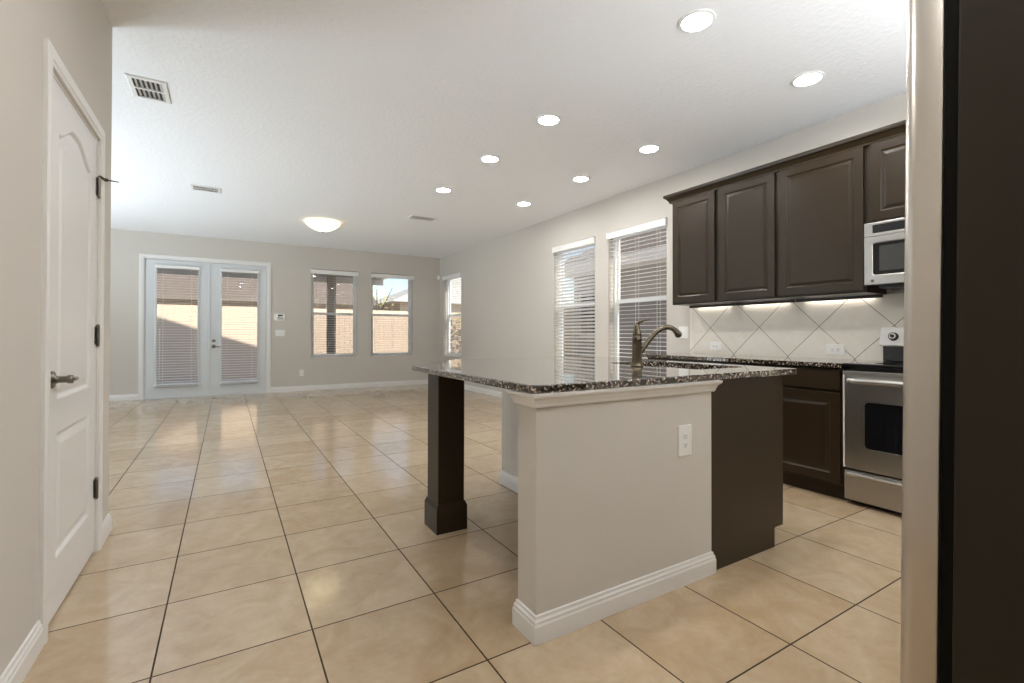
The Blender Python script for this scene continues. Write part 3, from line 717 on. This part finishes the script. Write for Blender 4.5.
MB().sweep([(1.005, 2.457), (1.163, 2.457), (1.163, 2.62), (1.005, 2.62)], [(0, 0), (-.013, 0), (-.013, .135), (-.010, .142), (-.004, .158), (0, .16)], lambda u, v, z: (u, v, z), True).build('plinth', M_esp, t, L)
# granite slab with sink cut-out
SX0, SX1, SY0, SY1 = 2.075, 2.50, 1.60, 2.28
def fillet(poly, r, n=6):
    out = []
    for i in range(len(poly)):
        p0, p, p1 = Vector(poly[i-1]), Vector(poly[i]), Vector(poly[(i+1) % len(poly)])
        a, b = (p0-p).normalized(), (p1-p).normalized(); ang = a.angle(b); t = r/math.tan(ang/2)
        c = p+(a+b).normalized()*(r/math.sin(ang/2)); s0 = p+a*t-c; s1 = p+b*t-c
        tot = s0.angle(s1)
        for k in range(n+1):
            f = k/n; v = (s0*math.sin((1-f)*tot)+s1*math.sin(f*tot))/math.sin(tot); out.append(tuple(c+v))
    return out
outer = fillet([(.922, 1.390), (2.640, 1.390), (2.640, 3.17), (1.43, 3.17), (.922, 2.665)], .03); hole = roundrect(SX0, SY0, SX1, SY1, .05, 6)[::-1]
bm = bmesh.new()
def ring(l, z): return [bm.verts.new((p[0], p[1], z)) for p in l]
def fill(Ls):
    E = []
    for Lp in Ls:
        for i in range(len(Lp)):
            e = bm.edges.get((Lp[i], Lp[(i+1) % len(Lp)])) or bm.edges.new((Lp[i], Lp[(i+1) % len(Lp)])); E.append(e)
    bmesh.ops.triangle_fill(bm, use_beauty=True, use_dissolve=False, edges=E)
ZT = .9215; e = .004
o1 = ring(inset(outer, e), ZT); o2 = ring(outer, ZT-e); o3 = ring(outer, ZCB+.0005+e); o4 = ring(inset(outer, e), ZCB+.0005)
h1 = ring(hole, ZT); h4 = ring(hole, ZCB+.0005)
for a, b in ((o1, o2), (o2, o3), (o3, o4), (h1, h4)):
    for i in range(len(a)):
        j = (i+1) % len(a); bm.faces.new((a[i], b[i], b[j], a[j]))
def strip_top(A, B):  # annulus between the outline and the hole
    fill([A, B])
    s = set(B)
    for f in [f for f in bm.faces if all(v in s for v in f.verts)]: bm.faces.remove(f)
strip_top(o1, h1); strip_top(o4, h4)
mb = MB(); mb.bm.free(); mb.bm = bm
io = mb.build('island_countertop', M_granite, None, (1.78, 2.03, ZCB)); tag(io, 'polished speckled brown granite top of the kitchen island', 'countertop')
# sink
t = thing('kitchen_sink', (2.29, 1.94, .69), 'stainless sink set under the island granite', 'sink'); L = t.location.copy()
def rr(e_, z): return [(x, y, z) for x, y in roundrect(SX0-e_, SY0-e_, SX1+e_, SY1+e_, .05, 6)]
s = MB().loft([rr(.012, .8903), rr(.004, .8903), rr(.0, .885), rr(-.008, .715), rr(-.035, .703), rr(-.05, .703), rr(-.05, .7015), rr(-.03, .7015), rr(-.004, .713), rr(.006, .887), rr(.012, .8885)], caps=False).build('bowl', M_sink, t, L)
MB().box((SX0+.05, SY0+.05, .7016), (SX1-.05, SY1-.05, .7029)).build('bowl_bottom', M_sink, t, L)
MB().lathe((2.29, 1.94, .7031), [(.043, 0), (.043, .002), (.03, .003), (.012, .001)], 'z', 20).build('drain', M_nickel, t, L)
# faucet
FXp, FYp = 1.993, 1.938
t = thing('kitchen_faucet', (FXp, FYp, ZT), 'brushed bronze single-lever faucet with arched spout on the island', 'faucet'); L = t.location.copy()
MB().lathe((FXp, FYp, ZT+.0003), [(.034, 0), (.034, .005), (.029, .010), (.0275, .03), (.0265, .12), (.026, .150), (.027, .152), (.027, .160), (.026, .162), (.0255, .175)], 'z', 24).build('faucet_body', M_bronze, t, L, smooth=True)
hd = MB().lathe((FXp, FYp, ZT+.1755), [(.0255, 0), (.024, .01), (.020, .03), (.014, .055), (.011, .064)], 'z', 20)
dirs = Vector((.62, -.78, 0))
b0 = Vector((FXp, FYp, ZT+.236))
hd.tube([b0, b0+Vector((.008, -.010, .014)), b0+Vector((.026, -.026, .026)), b0+Vector((.048, -.048, .032))], [.0095, .008, .0065, .0045], 10)
hd.build('lever', M_bronze, t, L, smooth=True)
sdir = Vector((.8, -.25, 0)).normalized()
sp = []; rads = []
P0 = Vector((FXp, FYp, ZT+.075))+sdir*.02
ctrl = [(0, 0), (.045, .06), (.09, .113), (.135, .143), (.17, .150), (.205, .143), (.235, .120), (.248, .100)]
for k, (a, b) in enumerate(ctrl): sp.append(P0+sdir*a+Vector((0, 0, b)))
# smooth the control polyline
def chaikin(P, n=2):
    for _ in range(n):
        Q = [P[0]]
        for a, b in zip(P, P[1:]): Q += [a*.75+b*.25, a*.25+b*.75]
        P = Q+[P[-1]]
    return P
sp = chaikin(sp); nsp = len(sp)
rads = [.0135+.002*(k/nsp)+(.0045 if k/nsp > .72 else 0)*min(1, (k/nsp-.72)/.15) for k in range(nsp)]
MB().tube(sp, rads, 14).build('spout', M_bronze, t, L, smooth=True)
so2 = t.children[-1]
dv = (sp[-1]-sp[-2]).normalized(); MB().tube([sp[-1], sp[-1]+dv*.008], [.015, .013], 14).build('spray_head', M_blackplastic, so2, L)

# ------------------------------------------------------------------ ceiling fixtures
def downlight(x, y, label):
    t = thing('recessed_light', (x, y, ZC), label, 'ceiling light', 'recessed ceiling lights'); L = t.location.copy()
    MB().lathe((x, y, ZC), [(.098, -.0005), (.096, -.007), (.080, -.010), (.078, -.004), (.078, -.0005)], 'z', 32).build('trim_ring', M_ring, t, L, smooth=False)
    MB().lathe((x, y, ZC), [(.0775, -.0025), (.0775, -.0055), (.03, -.006), (.001, -.006)], 'z', 32).build('lens', M_lens, t, L)
rows = ((1.70, 'nearest'), (3.10, 'second'), (4.09, 'third'), (5.26, 'farthest'))
for y, nm in rows:
    downlight(2.205, y, {'nearest': 'glowing round downlight in the left row, nearest and at the picture top', 'second': 'glowing round downlight in the left row, second from the front', 'third': 'glowing round downlight in the left row, third from the front', 'farthest': 'glowing round downlight in the left row, farthest back'}[nm])
    downlight(3.345, y, {'nearest': 'glowing round downlight in the right row, nearest, above the cabinets', 'second': 'glowing round downlight in the right row, second from the front', 'third': 'glowing round downlight in the right row, third from the front', 'farthest': 'glowing round downlight in the right row, farthest back'}[nm])
downlight(.45, .15, 'unseen round downlight added overhead beside the camera position')  # this and the next are unseen, added to even out the light
downlight(.45, 1.75, 'unseen round downlight added over the walkway beside the pantry door')
t = thing('dome_light', (1.26, 7.74, ZC), 'warm glowing glass bowl light on the living area ceiling', 'ceiling light'); L = t.location.copy()
MB().lathe((1.26, 7.74, ZC), [(.10, -.0005), (.10, -.02), (.06, -.024)], 'z', 24).build('canopy', M_nickel, t, L)
MB().lathe((1.26, 7.74, ZC), [(.238, -.028), (.246, -.034), (.236, -.045), (.19, -.085), (.12, -.122), (.05, -.142), (.012, -.146), (.012, -.142), (.05, -.137), (.12, -.116), (.185, -.08), (.228, -.042)], 'z', 32).build('glass_bowl', M_dome, t, L, smooth=True)
MB().lathe((1.26, 7.74, ZC), [(.012, -.146), (.016, -.152), (.010, -.163), (.003, -.167)], 'z', 12).build('finial', M_nickel, t, L)
for k in range(3):
    bl = bpy.data.lights.new('dome_bulb', 'POINT'); bl.energy = 85; bl.shadow_soft_size = .03; bl.color = (1, .93, .82)
    bo = bpy.data.objects.new('dome_bulb', bl); COL.objects.link(bo); bo.parent = t; bo.location = (.10*math.cos(k*2.094), .10*math.sin(k*2.094), -.06)

def vent(x0, x1, y0, y1, nx, ny, label, gap=.55):
    t = thing('ceiling_vent', ((x0+x1)/2, (y0+y1)/2, ZC), label, 'vent', 'white ceiling air vents'); L = t.location.copy()
    b = .032
    MB().sweep([(x0, y0), (x1, y0), (x1, y1), (x0, y1)], [(0, -.0005), (0, -.004), (.006, -.009), (b, -.010), (b, -.0005)], lambda u, v, z: (u, v, ZC+z), True).build('vent_frame', M_vent, t, L)
    MB().box((x0+b, y0+b, ZC-.002), (x1-b, y1-b, ZC-.0005)).build('duct_opening', M_ventdark, t, L)
    m = MB(); px = (x1-x0-2*b)/nx
    for i in range(nx):
        xc = x0+b+(i+.5)*px; h = px*gap/2
        m.loft([[(xc-h+px*.25, y, ZC-.0095), (xc+h+px*.1, y, ZC-.003), (xc+h+px*.1, y, ZC-.002), (xc-h+px*.25, y, ZC-.0085)] for y in (y0+b, y1-b)])
    for j in range(1, ny):
        yc = y0+b+j*(y1-y0-2*b)/ny; m.box((x0+b, yc-.01, ZC-.0105), (x1-b, yc+.01, ZC-.002))
    m.build('louver', M_vent, t, L)
vent(-.59, -.362, 4.0, 4.35, 6, 2, 'white ceiling vent with dark slots, nearest the left wall')
vent(-.375, -.065, 6.57, 6.80, 8, 2, 'white ceiling vent in the middle distance, left of the bowl light')
vent(2.28, 2.68, 6.59, 6.79, 8, 2, 'white ceiling vent far back, right of the bowl light')

# ------------------------------------------------------------------ outdoors
g = MB().box((-14, YB+TW, -.25), (24, 40, -.12)).box((XR+TW, -6, -.25), (24, YB+TW, -.12)).box((-14, -6, -.25), (XLL-.2, YB+TW, -.12)).build('ground', M_grass); struct(g, 'ground outside the windows, made pale to bounce light', 'ground')
p = MB().box((-2.4, YB+TW, -.12), (3.45, 12.45, -.03)).build('patio_slab', M_conc); struct(p, 'concrete patio slab outside the french doors', 'patio')
# our own house above the room: unseen upper floor and gable roof, shaped to shade the fence
hb = MB().box((XLL-.1, -7, ZC+.125), (XR+TW, YB+TW, 4.75))
hb.loft([[(-5.0, y, 4.751), (4.5, y, 4.751), (-.1, y, 6.35)] for y in (-7.3, YB+TW+.1)])
hb = hb.build('upper_storey', M_stucco); struct(hb, 'unseen upper storey and gable roof of the house, shaped to shade the fence', 'house')
t = thing('patio_cover', (.5, 11.3, 0), 'covered patio roof with white fascia outside the french doors', 'patio cover'); L = t.location.copy()
MB().box((-2.6, YB+TW+.001, 2.52), (3.35, 12.15, 2.56)).build('soffit', M_soffit, t, L)
MB().box((-2.7, 12.15, 2.36), (3.45, 12.24, 2.62)).box((3.35, YB+TW+.001, 2.50), (3.45, 12.15, 2.62)).build('fascia', M_fascia, t, L)
MB().box((-2.7, YB+TW+.001, 2.62), (3.45, 12.3, 2.70)).build('roof_deck', M_roof, t, L)
MB().box((2.07, 12.02, -.03), (2.26, 12.15, 2.52)).build('post', M_post, t, L)
MB().box((-2.5, 12.02, -.03), (-2.31, 12.15, 2.52)).build('post', M_post, t, L)
def fence(name, a, b, n, axis, c, z1, material, label):
    m = MB(); w_ = (b-a)/n
    for i in range(n):
        u = a+i*w_
        if axis == 'x': m.box((u+.0012, c, -.12), (u+w_-.0012, c+.02, z1))
        else: m.box((c, u+.004, -.12), (c+.02, u+w_-.004, z1))
    for z in (.2, z1-.25):
        if axis == 'x': m.box((a, c+.02, z), (b, c+.06, z+.09))
        else: m.box((c+.02, a, z), (c+.06, b, z+.09))
    return tag(m.build(name, material), label, 'fence')
fence('garden_fence', -9, 7.6, 110, 'x', 15.0, 1.86, M_fence, 'tan board fence in the sun across the back yard')
t = thing('neighbour_house', (-1.5, 21.5, -.12), 'neighbouring house with brown gable roof behind the back fence', 'house'); L = t.location.copy()
MB().box((-8, 19, -.12), (4.7, 24, 2.3)).build('wall', M_stucco, t, L)
MB().loft([[(x, 18.6, 2.3), (x, 24.4, 2.3), (x, 21.5, 4.0)] for x in (-8.5, 5.05)]).build('roof', M_roof, t, L)
MB().box((-8.55, 18.5, 2.22), (5.05, 18.6, 2.33)).build('fascia', M_soffit, t, L)
t = thing('neighbour_house', (11, 23, -.12), 'neighbouring house with pale roof rising against the sky', 'house'); L = t.location.copy()
MB().box((6.4, 20, -.12), (16, 26, 2.5)).build('wall', M_stucco, t, L)
MB().loft([[(5.9, 19.6, 2.5), (16.5, 19.6, 2.5), (16.5, 26.4, 2.5), (5.9, 26.4, 2.5)], [(10.0, 22.6, 4.3), (12.5, 22.6, 4.3), (12.5, 23.4, 4.3), (10.0, 23.4, 4.3)]]).build('roof', M_roofl, t, L)
MB().box((8.0, 19.97, .9), (9.0, 20.0, 2.0)).build('window', M_blackglass, t, L)
t = thing('neighbour_house', (10, 4, -.12), 'grey neighbouring house close outside the right windows', 'house'); L = t.location.copy()
MB().box((7.4, -4, -.12), (13, 9.3, 2.55)).build('wall', M_nbr, t, L)
MB().box((6.85, -4.4, 2.55), (13.4, 9.7, 2.62)).box((6.80, -4.4, 2.50), (6.85, 9.7, 2.72)).build('eave', M_fascia, t, L)
MB().loft([[(6.8, -4.45, 2.72), (13.5, -4.45, 2.72), (13.5, 9.75, 2.72), (6.8, 9.75, 2.72)], [(9.6, -1, 4.4), (10.8, -1, 4.4), (10.8, 6.6, 4.4), (9.6, 6.6, 4.4)]]).build('roof', M_roof, t, L)
wv = MB().box((7.36, 8.15, 1.05), (7.4, 9.05, 2.15)).build('window', M_fascia, t, L)
MB().box((7.34, 8.22, 1.12), (7.36, 8.98, 2.08)).build('pane', M_blackglass, wv, L)
def leafblob(mb, c, r, n, s):
    for _ in range(n):
        d = Vector((random.gauss(0, 1), random.gauss(0, 1), random.gauss(0, 1))).normalized()*(random.random()**.4)
        p = Vector(c)+Vector((d.x*r[0], d.y*r[1], d.z*r[2]))
        a = Vector((random.uniform(-1, 1), random.uniform(-1, 1), random.uniform(-1, 1))).normalized(); b = a.orthogonal().normalized()
        q = [p-a*s, p+b*s*.5, p+a*s, p-b*s*.5]; v = [mb.bm.verts.new(x) for x in q]; mb.bm.faces.new(v)
def tree(x, y, h, label, leaves):
    t = thing('yard_tree', (x, y, -.12), label, 'tree'); L = t.location.copy()
    m = MB(); m.tube([(x, y, -.12), (x+.03, y, h*.45), (x, y, h*.6)], [.07, .055, .045], 8)
    for k in range(6):
        a = k*1.1; m.tube([(x, y, h*(.45+.03*k)), (x+.35*math.cos(a), y+.35*math.sin(a), h*(.65+.03*k)), (x+.6*math.cos(a), y+.6*math.sin(a), h*(.82+.03*k))], [.035, .022, .008], 6)
    m.build('trunk', M_bark, t, L)
    m = MB(); leafblob(m, (x, y, h*.85), (.7, .7, .5), leaves, .06); m.build('foliage', M_leaf, t, L)
tree(4.75, 17.5, 2.9, 'slim young tree behind the back fence', 60)
def shrub(x, y, r, h, label):
    t = thing('garden_shrub', (x, y, -.12), label, 'shrub', 'shrubs outside the corner window'); L = t.location.copy()
    MB().tube([(x, y, -.12), (x, y, h*.5)], [.04, .02], 6).build('stem', M_bark, t, L)
    m = MB(); leafblob(m, (x, y, h*.5), (r, r, h*.5), 900, .07); m.build('foliage', M_leaf, t, L)
shrub(6.2, 11.6, .6, 2.3, 'leafy shrub outside the far right corner window, nearer one')
shrub(7.3, 13.9, .85, 2.8, 'leafy shrub outside the far right corner window, farther one')
fence('side_fence', 9.75, 15.0, 35, 'y', 8.4, 1.86, M_fence, 'tan board fence on the right side of the yard')
